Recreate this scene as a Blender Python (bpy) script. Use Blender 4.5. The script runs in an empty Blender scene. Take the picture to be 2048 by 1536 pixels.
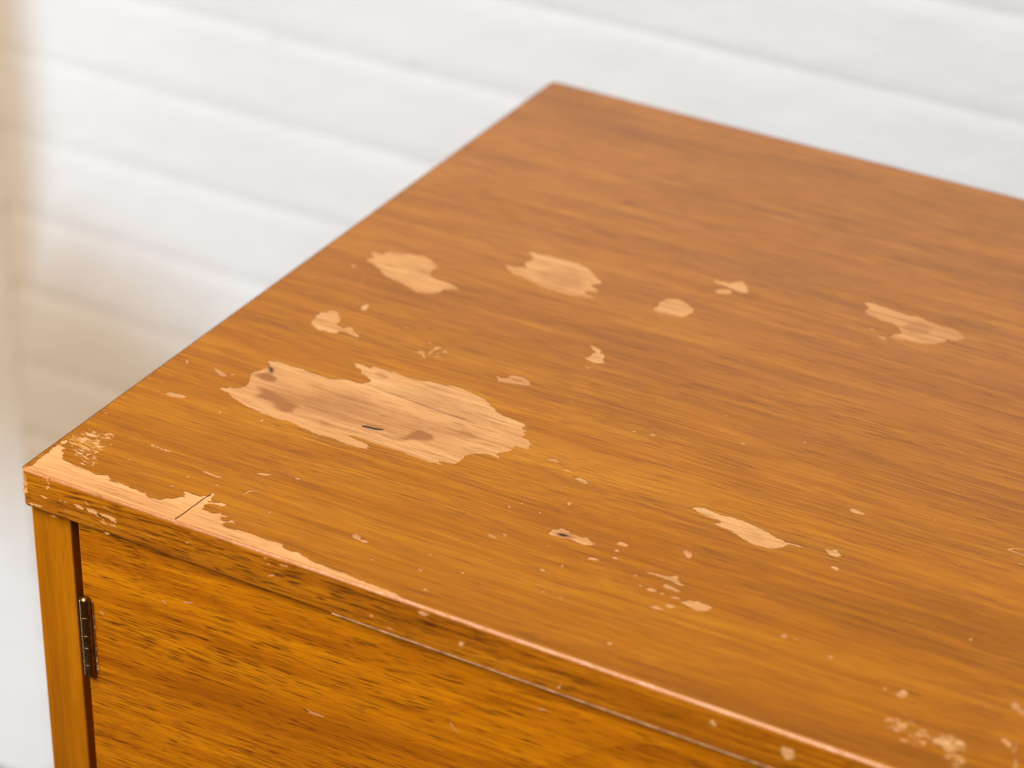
import bpy, bmesh, math, random
import numpy as np
from mathutils import Matrix, Vector
from mathutils.geometry import delaunay_2d_cdt

# ------------------------------------------------------------------ camera, world, lamps, exposure
scene = bpy.context.scene
COL = scene.collection
H = 0.950            # height of the cabinet top above the floor
TOP_LEN, TOP_DEPTH, TOP_THICK = 1.20, 0.462, 0.019

cam_data = bpy.data.cameras.new('camera')
cam = bpy.data.objects.new('camera', cam_data)
COL.objects.link(cam)
_r = Vector((0.86535779, 0.50102162, 0.01154284))
_u = Vector((-0.26294489, 0.43430635, 0.86153234))
_f = Vector((-0.4266332, 0.74856885, -0.50757145))
cam.matrix_world = Matrix(((_r.x, _u.x, -_f.x, 0.70042535), (_r.y, _u.y, -_f.y, -0.8066405),
                           (_r.z, _u.z, -_f.z, H + 0.66148714), (0, 0, 0, 1)))
cam_data.sensor_width = 36.0
cam_data.lens = 5824.03 / 2048 * 36.0
cam_data.clip_start = 0.05
cam_data.clip_end = 100
cam_data.dof.use_dof = True
cam_data.dof.focus_distance = 1.238
cam_data.dof.aperture_fstop = 6.6
scene.camera = cam

world = bpy.data.worlds.new('World')
scene.world = world
world.use_nodes = True
world.node_tree.nodes['Background'].inputs['Color'].default_value = (1.0, 0.99, 0.98, 1)
world.node_tree.nodes['Background'].inputs['Strength'].default_value = 0.07

def area_lamp(name, loc, target, size, power, colour):
    d = bpy.data.lights.new(name, 'AREA')
    d.shape = 'RECTANGLE'; d.size, d.size_y = size
    d.energy = power; d.color = colour
    o = bpy.data.objects.new(name, d); COL.objects.link(o)
    o.location = loc
    o.rotation_euler = (Vector(target) - Vector(loc)).to_track_quat('-Z', 'Y').to_euler()
    return o
area_lamp('window_light', (-0.42, -1.62, H + 2.15), (0.15, 0.25, H - 0.1), (2.1, 1.7), 154.0, (1.0, 0.985, 0.965))
area_lamp('wall_fill_light', (-1.75, 0.08, 0.16), (-0.70, 0.75, -0.05), (0.5, 0.3), 12.0, (1.0, 0.985, 0.96))  # added lamp out of view, brightens the foot of the wall

scene.view_settings.view_transform = 'Standard'
scene.view_settings.look = 'None'
scene.view_settings.exposure = 0.0
scene.view_settings.gamma = 1.0
scene.view_settings.use_curve_mapping = False
scene.cycles.use_denoising = True
scene.cycles.max_bounces = 8
scene.cycles.sample_clamp_indirect = 6.0

# ------------------------------------------------------------------ traced wear (tenths of a millimetre from the front left corner of the top)
PATCHES = [
 ('big', '340 988 353 993 378 1003 373 1014 380 1023 391 1016 403 1021 421 1037 432 1055 426 1076 426 1098 414 1125 405 1147 388 1159 391 1173 400 1195 415 1215 418 1233 420 1251 419 1278 398 1292 391 1298 404 1305 422 1309 432 1316 456 1315 486 1317 521 1312 545 1316 577 1316 616 1314 651 1310 590 1310 646 1313 706 1311 740 1317 782 1342 841 1340 872 1352 892 1379 872 1397 833 1420 810 1425 801 1448 778 1453 740 1481 755 1496 782 1493 812 1483 836 1484 830 1507 860 1506 890 1505 922 1499 931 1515 955 1507 1027 1500 1081 1505 1106 1517 1134 1526 1184 1528 1230 1545 1277 1541 1333 1531 1395 1519 1443 1494 1481 1468 1513 1445 1556 1433 1595 1431 1631 1426 1671 1418 1672 1392 1673 1377 1702 1381 1692 1367 1696 1354 1717 1341 1704 1328 1737 1316 1762 1300 1776 1283 1776 1267 1792 1256 1772 1246 1751 1244 1712 1239 1714 1225 1731 1220 1725 1206 1712 1183 1697 1163 1687 1152 1696 1137 1721 1117 1704 1114 1672 1123 1634 1115 1604 1094 1581 1078 1575 1052 1583 1029 1573 1002 1582 982 1556 976 1521 972 1502 964 1534 946 1511 944 1488 946 1474 934 1439 939 1416 940 1385 939 1351 941 1332 950 1294 945 1250 945 1207 944 1174 945 1140 945 1098 951 1079 955 1057 942 1078 939 1100 931 1129 928 1158 925 1186 912 1186 891 1154 881 1119 876 1085 876 1056 879 1018 887 980 885 950 880 812 895 780 904 751 905 731 898 711 894 695 900 664 900 640 902 615 905 585 911 557 916 532 914 508 924 485 937 457 939 434 952 413 959 397 971 380 971 361 973'),
 ('upper_left', '266 2332 254 2366 272 2377 250 2404 221 2434 245 2443 287 2438 299 2482 334 2487 372 2489 393 2518 428 2523 468 2537 512 2513 545 2492 592 2469 583 2444 578 2421 596 2377 621 2366 648 2353 674 2358 726 2350 775 2340 787 2328 752 2307 722 2278 716 2235 686 2213 629 2198 593 2210 555 2226 498 2241 445 2249 394 2268 349 2301 320 2324 288 2336'),
 ('upper_mid', '875 2826 903 2843 923 2824 966 2850 1021 2853 1081 2848 1136 2851 1192 2834 1245 2806 1284 2769 1329 2746 1337 2722 1312 2700 1304 2681 1355 2663 1364 2639 1324 2628 1309 2605 1359 2597 1383 2578 1358 2566 1297 2559 1263 2538 1212 2546 1158 2543 1100 2547 1040 2570 998 2585 972 2590 931 2588 898 2605 873 2630 845 2654 871 2659 904 2659 935 2688 952 2674 930 2705 916 2738 940 2762 919 2791'),
 ('tail', '365 1685 359 1729 347 1769 346 1801 367 1819 378 1846 403 1851 430 1839 444 1809 462 1801 467 1775 481 1746 512 1727 534 1736 530 1757 562 1758 569 1733 625 1711 633 1692 601 1691 558 1699 523 1696 522 1668 491 1658 458 1666 447 1646 418 1661 392 1673'),
 ('', '485 1930 481 1966 494 1983 512 1965 520 1926 505 1913'),
 ('', '781 1888 779 1884 779 1878 772 1879 766 1882 762 1887 760 1891 764 1894 768 1896 774 1893'),
 ('', '270 1820 273 1815 270 1812 264 1810 256 1813 251 1818 249 1824 253 1827 260 1826 266 1823'),
 ('', '243 2265 245 2259 248 2249 236 2250 224 2255 211 2263 212 2273 215 2281 229 2275 240 2275'),
 ('', '526 1542 525 1540 524 1538 521 1539 518 1540 516 1542 513 1545 517 1545 519 1546 523 1546'),
 ('', '1675 1994 1674 1988 1670 1985 1665 1984 1658 1986 1657 1992 1651 1999 1655 2002 1662 2001 1668 1998'),
 ('', '921 1725 936 1739 962 1731 976 1703 993 1690 983 1684 959 1705 939 1708'),
 ('', '977 1727 971 1764 976 1800 993 1818 1001 1797 994 1778 990 1754 991 1730'),
 ('', '1001 1751 1016 1776 1024 1759 1012 1741'),
 ('', '1024 1774 1027 1798 1051 1785 1039 1771'),
 ('', '1012 1725 1031 1740 1045 1732 1030 1719'),
 ('gouge', '1341 1717 1351 1723 1370 1714 1399 1726 1397 1751 1415 1766 1448 1778 1468 1759 1516 1744 1511 1714 1482 1705 1452 1696 1422 1686 1387 1678 1366 1697'),
 ('', '1570 2179 1596 2180 1645 2164 1643 2144 1667 2140 1693 2101 1701 2070 1686 2048 1661 2046 1630 2054 1595 2066 1615 2081 1617 2110 1630 2136 1596 2157'),
 ('round', '1658 2631 1667 2681 1659 2726 1672 2760 1703 2779 1737 2782 1779 2760 1819 2740 1832 2705 1834 2652 1806 2628 1770 2620 1722 2616 1680 2617'),
 ('', '1765 3040 1809 3044 1857 3050 1868 3080 1894 3100 1932 3074 1958 3034 1979 3009 1948 2990 1916 2992 1890 3004 1856 3010 1794 3012'),
 ('', '1824 2952 1851 2980 1887 2990 1915 2974 1892 2938 1853 2925'),
 ('right_far', '2487 3216 2508 3224 2551 3217 2601 3215 2653 3208 2705 3202 2758 3213 2823 3198 2883 3192 2940 3194 2996 3165 3021 3127 3002 3091 2959 3079 2943 3028 2908 2996 2856 2985 2811 2979 2769 2964 2716 2964 2724 3000 2757 3026 2729 3056 2684 3092 2638 3086 2585 3097 2531 3107 2514 3140 2528 3170 2498 3185'),
 ('', '2715 2940 2719 2930 2711 2921 2692 2928 2681 2931 2668 2938 2668 2948 2676 2957 2695 2956 2715 2953'),
 ('', '2630 2990 2634 2983 2630 2977 2622 2980 2617 2985 2612 2990 2606 2998 2613 3000 2618 3002 2624 2995'),
 ('', '2564 1769 2571 1761 2561 1760 2554 1758 2544 1759 2542 1768 2541 1773 2543 1779 2552 1778 2562 1778'),
 ('', '2207 1633 2199 1629 2195 1626 2185 1622 2175 1626 2168 1630 2173 1634 2178 1638 2190 1640 2198 1636'),
 ('', '2113 1614 2114 1609 2108 1608 2102 1607 2096 1609 2092 1613 2091 1617 2095 1620 2101 1621 2109 1619'),
 ('', '2393 1947 2394 1942 2394 1937 2386 1938 2379 1940 2377 1946 2378 1949 2380 1952 2385 1952 2390 1950'),
 ('', '2786 1919 2783 1916 2784 1910 2777 1909 2771 1913 2769 1918 2764 1923 2772 1923 2776 1927 2782 1923'),
 ('', '2772 1981 2771 1978 2769 1977 2766 1975 2761 1976 2757 1980 2758 1984 2760 1988 2765 1986 2768 1983'),
 ('leaf', '2593 1194 2616 1216 2640 1228 2665 1221 2712 1212 2752 1217 2791 1224 2836 1219 2890 1211 2938 1200 2979 1184 3026 1173 3054 1166 3084 1173 3131 1170 3098 1161 3066 1158 3053 1150 3061 1131 3039 1110 3023 1092 2978 1081 2937 1080 2900 1089 2878 1099 2837 1115 2798 1124 2760 1133 2731 1139 2752 1165 2731 1175 2700 1169 2664 1172 2632 1185'),
 ('knot', '2175 716 2183 744 2173 754 2202 764 2206 788 2230 776 2247 784 2254 764 2285 771 2315 763 2332 779 2347 764 2386 743 2369 727 2339 719 2303 722 2274 728 2245 718 2212 715 2195 707'),
 ('', '2400 639 2414 660 2438 662 2458 655 2440 644 2418 637'),
 ('', '2708 895 2721 910 2752 898 2764 866 2759 852 2736 864'),
 ('', '2651 682 2678 686 2708 693 2741 693 2758 708 2782 727 2789 696 2810 679 2846 674 2816 660 2778 670 2736 672 2701 674 2673 672'),
 ('', '2749 622 2770 644 2802 639 2831 631 2856 626 2831 616 2789 616 2764 616'),
 ('', '2706 570 2721 588 2746 587 2762 574 2735 562'),
 ('', '2814 568 2830 585 2868 583 2848 566'),
 ('', '2872 559 2895 587 2927 603 2962 598 3004 593 2993 569 2986 550 2953 536 2915 547'),
 ('', '2825 515 2840 527 2871 521 2865 502 2842 499'),
 ('', '2779 470 2799 488 2824 485 2847 481 2819 464 2794 464'),
 ('', '2611 635 2633 637 2648 631 2631 624'),
 ('', '3200 1207 3225 1206 3244 1228 3266 1207 3286 1196 3272 1175 3240 1173 3221 1188'),
 ('', '3161 1529 3178 1547 3206 1540 3246 1534 3232 1518 3202 1512 3173 1520'),
 ('', '1877 1223 1916 1242 1954 1230 1940 1216 1903 1216'),
 ('', '1999 1286 2028 1292 2043 1289 2016 1280'),
 ('', '1978 1184 2006 1193 2044 1190 2019 1178'),
 ('', '2057 1146 2077 1162 2110 1158 2139 1142 2121 1131 2091 1136'),
 ('', '2127 963 2141 980 2153 954 2145 944'),
 ('', '2008 624 2028 627 2051 617 2036 605'),
 ('', '2502 809 2506 799 2492 794 2477 794 2457 792 2456 804 2453 812 2462 820 2478 819 2496 818'),
 ('', '2493 754 2493 748 2489 744 2481 743 2474 747 2468 751 2468 757 2472 760 2479 763 2487 759'),
 ('', '2513 704 2515 697 2508 694 2501 690 2491 695 2489 701 2482 708 2489 712 2499 712 2508 709'),
 ('', '2768 908 2770 906 2766 905 2764 904 2762 905 2761 908 2757 911 2761 912 2763 912 2767 911'),
 ('', '2794 576 2791 570 2788 567 2784 563 2778 567 2771 573 2773 579 2776 581 2780 586 2786 581'),
 ('', '2691 583 2688 579 2687 575 2683 575 2676 574 2673 580 2671 586 2677 587 2680 588 2685 587'),
 ('', '2820 450 2819 446 2817 444 2813 442 2809 445 2808 448 2805 452 2809 452 2812 453 2816 453'),
 ('', '3311 1100 3321 1091 3313 1084 3299 1089 3286 1087 3278 1096 3284 1103 3287 1111 3299 1110 3312 1108'),
 ('', '2055 1062 2053 1059 2051 1056 2047 1053 2041 1056 2039 1060 2039 1063 2041 1066 2046 1066 2051 1065'),
 ('', '1948 812 1947 808 1944 806 1940 805 1935 807 1932 811 1927 816 1930 821 1938 818 1944 817'),
 ('', '1978 864 1979 860 1976 858 1972 857 1968 861 1964 863 1965 866 1966 868 1970 869 1973 866'),
 ('', '2350 544 2351 539 2351 534 2346 533 2340 536 2336 542 2334 547 2336 552 2341 549 2347 549'),
 ('', '2301 476 2303 469 2298 464 2287 465 2281 470 2274 473 2272 479 2280 481 2285 482 2295 483'),
 ('', '3341 563 3343 555 3335 550 3326 547 3316 552 3306 559 3313 566 3316 572 3324 575 3335 571'),
 ('', '3380 569 3382 564 3379 561 3374 561 3370 564 3365 567 3365 572 3369 573 3372 574 3376 572'),
 ('', '2777 169 2774 165 2771 162 2766 156 2758 160 2752 166 2752 172 2758 174 2764 176 2772 174'),
 ('', '3043 1316 3046 1313 3041 1312 3037 1312 3032 1312 3028 1315 3030 1318 3032 1320 3037 1320 3042 1319'),
 ('', '2782 1102 2782 1099 2778 1099 2776 1097 2774 1100 2772 1101 2770 1104 2772 1106 2775 1106 2778 1105'),
 ('', '2230 640 2229 638 2230 634 2225 635 2222 637 2220 639 2217 642 2219 645 2224 644 2228 643'),
 ('', '2579 1202 2576 1198 2576 1195 2571 1196 2566 1195 2563 1200 2562 1204 2565 1207 2570 1205 2574 1204'),
 ('', '1977 1254 1974 1251 1970 1248 1964 1248 1955 1248 1954 1252 1951 1256 1956 1259 1964 1258 1972 1258'),
 ('', '2078 838 2080 835 2078 833 2075 832 2071 833 2065 836 2066 840 2068 843 2072 845 2077 841'),
 ('', '2376 342 2376 338 2373 334 2366 336 2361 337 2359 340 2355 343 2361 344 2366 347 2372 345'),
 ('', '2454 341 2453 339 2452 336 2448 336 2444 337 2439 339 2439 344 2441 347 2447 347 2453 346'),
 ('', '4254 593 4255 616 4267 631 4283 627 4290 603 4324 590 4352 579 4361 556 4324 562 4298 569 4272 578'),
 ('', '3894 453 3892 440 3890 427 3880 422 3865 424 3851 436 3856 453 3860 466 3871 480 3889 473'),
 ('', '3814 454 3811 446 3812 437 3805 439 3799 440 3796 447 3796 453 3797 457 3801 461 3807 460'),
 ('', '4256 692 4258 690 4255 688 4253 685 4250 687 4247 689 4247 692 4250 694 4252 697 4255 694'),
 ('', '4300 388 4309 394 4350 375 4355 356 4347 346 4327 364 4309 372'),
 ('', '4361 381 4364 399 4372 361 4378 327 4370 317 4364 340 4368 358'),
 ('', '4391 307 4397 306 4412 262 4416 232 4408 238 4397 279'),
 ('', '3551 527 3553 519 3549 513 3541 516 3534 516 3530 524 3526 533 3529 539 3537 542 3546 536'),
 ('', '3969 918 3971 913 3969 909 3964 909 3960 913 3954 917 3953 923 3956 927 3961 929 3967 925'),
 ('', '3960 960 3963 957 3960 956 3958 955 3955 956 3954 959 3954 961 3954 963 3957 963 3959 961'),
 ('', '3948 999 3948 996 3946 995 3943 996 3940 995 3938 998 3938 1001 3939 1004 3942 1004 3946 1002'),
 ('', '3716 225 3717 222 3713 221 3711 220 3708 222 3707 224 3706 226 3707 228 3710 229 3713 228'),
 ('', '3839 1591 3854 1600 3886 1623 3903 1632 3906 1626 3877 1607 3860 1593 3888 1588 3921 1586 3925 1577 3892 1579 3861 1582'),
 ('', '3915 1526 3928 1525 3954 1515 3957 1507 3932 1514'),
 ('', '3562 1366 3562 1363 3559 1361 3555 1360 3550 1361 3548 1365 3549 1368 3552 1368 3555 1371 3559 1369'),
 ('', '3729 1383 3726 1380 3725 1378 3722 1377 3718 1379 3716 1382 3715 1385 3717 1388 3721 1388 3724 1385'),
 ('', '3630 1272 3628 1270 3629 1266 3626 1268 3623 1268 3621 1271 3622 1273 3622 1275 3625 1275 3628 1275'),
 ('', '3818 1309 3817 1306 3815 1304 3811 1304 3807 1305 3805 1308 3803 1311 3807 1313 3811 1313 3815 1311'),
 ('strip', '32 40 33 89 30 143 26 200 24 258 32 288 46 278 44 263 38 232 62 229 80 222 64 205 78 193 98 198 94 182 104 160 126 146 153 141 184 136 212 136 241 133 273 132 300 127 322 124 339 131 360 144 379 134 388 117 414 118 438 126 464 118 495 117 517 114 544 123 537 112 557 111 578 117 583 100 618 92 636 103 657 97 677 128 710 136 716 163 737 175 718 178 724 194 692 208 718 213 755 209 790 207 816 231 819 262 825 270 842 216 855 205 838 188 864 199 890 215 914 218 923 205 907 192 871 189 852 181 839 169 840 155 860 145 852 133 883 136 906 128 923 139 930 165 938 148 962 144 982 145 961 132 952 116 970 108 995 108 1002 134 1021 124 1044 127 1036 115 1008 113 996 94 991 84 1010 74 1050 76 1077 85 1106 85 1134 87 1160 85 1189 84 1220 81 1247 90 1274 92 1289 91 1293 76 1314 63 1349 59 1372 73 1398 64 1432 56 1471 45 1513 48 1542 39 1587 41 1633 43 1679 35 1756 32 1844 30 1909 18 1909 10 12 10'),
 ('', '675 374 699 385 735 383 756 384 792 390 772 372 747 365 719 369'),
 ('', '880 482 897 494 926 502 953 511 936 487 912 478'),
 ('', '926 304 930 335 939 359 959 372 983 370 966 362 948 346 940 320'),
 ('', '1107 242 1100 264 1107 272 1113 253'),
 ('', '639 310 653 316 670 313 662 301'),
 ('', '785 321 795 327 815 322 802 312'),
 ('', '1045 536 1058 544 1078 542 1064 528'),
 ('', '624 213 638 223 658 222 643 211'),
 ('', '1038 525 1038 522 1036 522 1034 521 1031 522 1029 524 1029 526 1030 527 1031 530 1036 528'),
 ('', '939 446 941 444 939 442 935 442 931 443 930 445 928 447 928 450 934 450 937 448'),
 ('', '925 266 927 264 928 259 926 256 924 254 922 257 921 260 921 264 921 268 923 268'),
 ('', '909 179 910 177 910 174 904 174 900 176 896 178 894 181 900 181 903 182 908 181'),
 ('', '1218 232 1217 230 1216 229 1214 229 1212 230 1211 231 1209 233 1211 233 1212 234 1215 234'),
 ('', '1116 101 1116 99 1115 98 1113 98 1109 98 1108 100 1107 102 1110 102 1112 103 1114 102'),
 ('', '1120 193 1118 191 1114 189 1106 190 1101 189 1095 190 1096 191 1104 193 1110 194 1114 193'),
 ('', '157 822 171 837 199 847 228 850 269 853 256 832 234 821 204 813 178 816'),
 ('', '215 1119 226 1122 251 1115 274 1110 300 1100 313 1096 313 1082 290 1075 262 1088'),
 ('', '314 1108 320 1123 333 1123 337 1109 325 1104'),
 ('', '72 1100 77 1115 104 1094 94 1091'),
 ('', '660 839 654 860 664 868 670 849 667 833'),
 ('', '692 845 692 842 690 840 687 841 684 840 680 844 679 847 680 850 684 849 688 848'),
 ('', '166 780 167 777 165 777 163 777 160 776 158 779 158 781 159 782 160 784 164 783'),
 ('', '397 437 393 432 390 426 378 431 368 434 362 441 367 445 374 448 385 443'),
 ('', '415 435 414 431 412 427 403 430 394 432 395 437 396 440 401 442 410 441'),
 ('', '440 434 439 429 435 426 424 430 414 432 417 436 418 439 423 441 431 438'),
 ('', '468 435 463 431 458 428 447 428 441 433 432 438 438 442 447 444 456 438'),
 ('', '482 435 477 432 472 431 465 429 457 433 456 437 458 441 465 441 474 439'),
 ('', '367 427 371 424 365 424 359 424 357 426 351 428 355 430 361 430 367 429'),
 ('', '370 291 367 288 365 286 357 288 349 289 347 294 346 298 356 298 365 296'),
 ('', '331 274 332 271 331 269 328 272 325 273 323 275 323 277 325 278 328 276'),
 ('', '506 233 506 230 502 229 496 228 490 231 488 235 490 237 496 237 501 236'),
 ('', '51 549 51 546 51 543 44 544 38 548 34 552 33 556 41 555 49 554'),
 ('', '1489 294 1502 310 1530 303 1538 282 1562 291 1583 282 1564 269 1532 273 1505 278'),
 ('', '1829 334 1843 340 1863 334 1845 327'),
 ('', '1645 184 1663 188 1675 183 1656 177'),
 ('', '1959 588 1976 593 1996 589 2022 589 2007 571 1987 570'),
 ('', '1877 220 1880 215 1875 211 1865 214 1860 215 1856 218 1854 221 1856 226 1865 227 1872 223'),
 ('', '2034 294 2032 290 2032 284 2023 284 2016 287 2013 292 2011 296 2014 300 2021 299 2026 296'),
 ('', '1967 113 1969 109 1964 106 1957 106 1952 109 1946 110 1944 114 1950 117 1957 116 1964 117'),
 ('', '1881 489 1886 484 1880 484 1876 484 1871 483 1867 487 1868 491 1870 493 1875 493 1879 492'),
 ('', '2102 428 2098 425 2098 422 2091 422 2086 423 2084 426 2085 428 2086 431 2092 432 2096 430'),
 ('', '1522 41 1523 37 1513 35 1506 34 1496 33 1496 37 1494 40 1498 44 1508 46 1518 44'),
]
STAINS = {
 'brown': [(0.46, 7.0, '491 1110 655 1154 861 1279 1074 1243 1358 1235 1558 1285 1488 1173 1305 1097 1121 1021 903 995 674 982'),
   (0.8, 2.2, '480 1087 512 1090 572 1087 639 1073 705 1059 743 1044 736 1013 744 975 698 963 645 979 586 1003 527 1005 521 1035 514 1058'),
   (0.95, 1.0, '408 1165 432 1191 451 1214 488 1202 518 1187 524 1158 490 1148 457 1150'),
   (0.7, 1.6, '879 987 922 991 973 980 1026 986 1086 996 1081 977 1019 961 967 956 902 953'),
   (0.8, 1.5, '1150 1035 1209 1028 1248 1036 1272 1067 1274 1109 1295 1154 1359 1140 1390 1112 1377 1083 1329 1065 1299 1052 1285 1021 1239 1015 1195 1015'),
   (0.55, 1.8, '1369 1178 1434 1206 1447 1256 1502 1247 1539 1239 1538 1196 1477 1180 1422 1162'),
   (0.35, 3.0, '904 1360 1128 1459 1323 1448 1509 1415 1528 1320 1445 1305 1218 1312 1007 1349'),
   (0.6, 1.2, '854 1470 904 1482 951 1454 920 1426 882 1441'),
   (0.38, 4.0, '706 1020 895 1080 1123 1164 1265 1161 1121 1021 953 990 789 980'),
   (0.75, 1.2, '2193 735 2224 756 2272 763 2295 752 2266 728 2219 718'),
   (0.35, 2.5, '1001 2688 1063 2745 1178 2775 1261 2725 1288 2642 1206 2573 1083 2577'),
   (0.4, 2.0, '2722 3073 2769 3187 2860 3156 2873 3080 2797 3033'),
   (0.45, 1.5, '1421 1734 1455 1751 1486 1743 1465 1718 1440 1715')],
 'char': [(0.8, 1.1, '425 1254 433 1262 458 1251 473 1233 474 1214 460 1214 442 1231'),
   (0.4, 0.8, '400 1244 406 1263 417 1277 420 1260 413 1236'),
   (0.95, 0.3, '1059 1043 1078 1052 1114 1055 1158 1066 1162 1058 1133 1043 1097 1039 1067 1035'),
   (0.6, 0.3, '1077 1158 1115 1169 1117 1165 1086 1152'),
   (0.55, 0.35, '899 1350 1044 1345 1220 1332 1351 1325 1450 1316 1533 1314 1454 1308 1351 1315 1220 1321 1045 1334'),
   (0.9, 0.7, '2210 742 2232 750 2258 750 2246 732 2225 731')],
}
EDGE_CHIPS = [
 '21 -11 32 -11 30 -48 29 -90 37 -122 21 -129 14 -117 20 -78 20 -41',
 '148 -4 168 3 153 -14 156 -26 165 -30 153 -34 146 -21',
 '136 -54 152 -43 164 -45 146 -64 139 -63',
 '106 -105 123 -105 144 -111 130 -115 111 -111',
 '368 0 402 1 441 3 413 -12 378 -13',
 '280 -91 303 -87 334 -95 329 -106 302 -104',
 '349 -90 373 -84 407 -93 402 -106 356 -103',
 '414 -94 449 -86 495 -89 509 -99 471 -101 433 -103',
 '341 -56 355 -62 370 -72 351 -67',
 '437 -50 475 -52 497 -57 467 -56',
 '435 -183 458 -177 465 -184 442 -189',
 '519 -186 564 -183 617 -187 609 -193 556 -191',
 '32 -165 59 -161 126 -159 102 -167 50 -173',
 '151 -192 171 -187 182 -193 166 -195',
 '449 -93 480 -90 509 -106 504 -115 471 -104',
 '408 -129 446 -131 468 -138 438 -138',
 '465 -132 496 -125 507 -133 476 -139',
 '210 -94 216 -89 217 -97 208 -99',
 '229 -93 245 -92 241 -99',
 '719 -8 731 -6 744 -8 727 -11',
 '749 -2 765 -2 769 -7 752 -9',
 '807 -9 828 -6 832 -11 811 -14',
 '857 -88 879 -81 870 -92',
 '970 -182 987 -176 995 -183 1070 -182 1066 -189 1011 -190 972 -191',
 '716 -187 759 -184 814 -190 805 -196 754 -192',
 '1271 -109 1304 -92 1300 -101 1275 -114',
 '1269 -48 1286 -47 1277 -56',
 '1327 -34 1372 -25 1367 -35 1339 -38',
 '1254 -29 1266 -21 1274 -24 1262 -31',
 '1539 -181 1563 -179 1580 -190 1557 -190',
 '1622 -181 1640 -181 1633 -195',
 '1766 -123 1781 -121 1778 -134 1768 -136',
 '1988 -28 2011 -20 2042 -24 2028 -39 2005 -40',
 '1838 -160 1861 -154 1881 -159 1861 -162',
 '1907 -167 1930 -158 1933 -179 1913 -183',
 '1249 -188 1277 -181 1288 -186 1264 -192',
 '1750 -189 1774 -183 1765 -194',
 '2406 -166 2422 -159 2423 -177 2411 -192 2402 -181',
 '2533 -171 2550 -176 2540 -190',
 '2626 -154 2646 -143 2639 -160 2630 -163',
 '2277 -185 2297 -181 2291 -191',
 '2184 -101 2208 -99 2195 -126 2181 -120',
 '3296 -54 3318 -69 3310 -82 3288 -72',
 '3590 -65 3633 -62 3644 -97 3611 -120 3592 -98',
]
DOOR_CHIPS = [
 '1420 -745 1452 -752 1516 -751 1508 -759 1436 -766',
 '693 -455 705 -451 724 -464 712 -467',
 '804 -419 836 -416 868 -404 835 -424 816 -427',
 '357 -631 368 -635 384 -643 368 -645',
 '2121 -543 2133 -550 2136 -563 2166 -578 2157 -583 2129 -568',
 '2525 -316 2559 -311 2566 -317 2532 -325',
]

def decode(s):
    v = [int(t) / 10000.0 for t in s.split()]
    return [(v[i], v[i + 1]) for i in range(0, len(v), 2)]
PATCHES = [(n, decode(s)) for n, s in PATCHES]
STAINS = {k: [(a, b / 1000.0, decode(s)) for a, b, s in v] for k, v in STAINS.items()}
EDGE_CHIPS = [decode(s) for s in EDGE_CHIPS]
DOOR_CHIPS = [decode(s) for s in DOOR_CHIPS]

# ------------------------------------------------------------------ node helpers
class Tree:
    def __init__(self, mat):
        mat.use_nodes = True
        self.t = mat.node_tree; self.n = self.t.nodes; self.l = self.t.links
        self.bsdf = self.n['Principled BSDF']
    def put(self, sock, v):
        if hasattr(v, 'is_output') or isinstance(v, bpy.types.NodeSocket): self.l.new(v, sock)
        else: sock.default_value = v
    def math(self, op, a, b=0.0, c=0.0, clamp=False):
        n = self.n.new('ShaderNodeMath'); n.operation = op; n.use_clamp = clamp
        for i, v in enumerate((a, b, c)): self.put(n.inputs[i], v)
        return n.outputs[0]
    def vmath(self, op, a, b):
        n = self.n.new('ShaderNodeVectorMath'); n.operation = op
        self.put(n.inputs[0], a); self.put(n.inputs[1], b)
        return n.outputs[0]
    def noise(self, vec, scale=(1, 1, 1), detail=3.0, rough=0.55, distort=0.0):
        n = self.n.new('ShaderNodeTexNoise'); n.noise_dimensions = '3D'
        self.put(n.inputs['Vector'], self.vmath('MULTIPLY', vec, scale))
        n.inputs['Scale'].default_value = 1.0; n.inputs['Detail'].default_value = detail
        n.inputs['Roughness'].default_value = rough; n.inputs['Distortion'].default_value = distort
        return n.outputs['Fac'], n.outputs['Color']
    def ramp(self, fac, stops, interp='LINEAR'):
        n = self.n.new('ShaderNodeValToRGB'); self.put(n.inputs[0], fac)
        e = n.color_ramp.elements; n.color_ramp.interpolation = interp
        while len(e) < len(stops): e.new(0.5)
        for el, (p, c) in zip(e, stops):
            el.position = p
            el.color = (c, c, c, 1) if not hasattr(c, '__len__') else (*c, 1)
        return n.outputs['Color']
    def smooth(self, v, lo, hi):
        n = self.n.new('ShaderNodeMapRange'); n.interpolation_type = 'SMOOTHSTEP'
        self.put(n.inputs[0], v); n.inputs[1].default_value = lo; n.inputs[2].default_value = hi
        n.inputs[3].default_value = 0.0; n.inputs[4].default_value = 1.0
        return n.outputs[0]
    def mix(self, fac, a, b, mode='MIX'):
        n = self.n.new('ShaderNodeMix'); n.data_type = 'RGBA'; n.blend_type = mode
        self.put(n.inputs[0], fac)
        for s, v in ((n.inputs[6], a), (n.inputs[7], b)):
            if isinstance(v, tuple): s.default_value = (*v, 1)
            else: self.l.new(v, s)
        return n.outputs[2]
    def bump(self, height, strength, dist):
        n = self.n.new('ShaderNodeBump'); self.put(n.inputs['Height'], height)
        n.inputs['Strength'].default_value = strength; n.inputs['Distance'].default_value = dist
        self.l.new(n.outputs[0], self.bsdf.inputs['Normal'])
    def coords(self):
        return self.n.new('ShaderNodeTexCoord').outputs['Object']

BARE = ((0.40, 0.160, 0.046), (0.63, 0.290, 0.098), (0.74, 0.39, 0.150))

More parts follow.
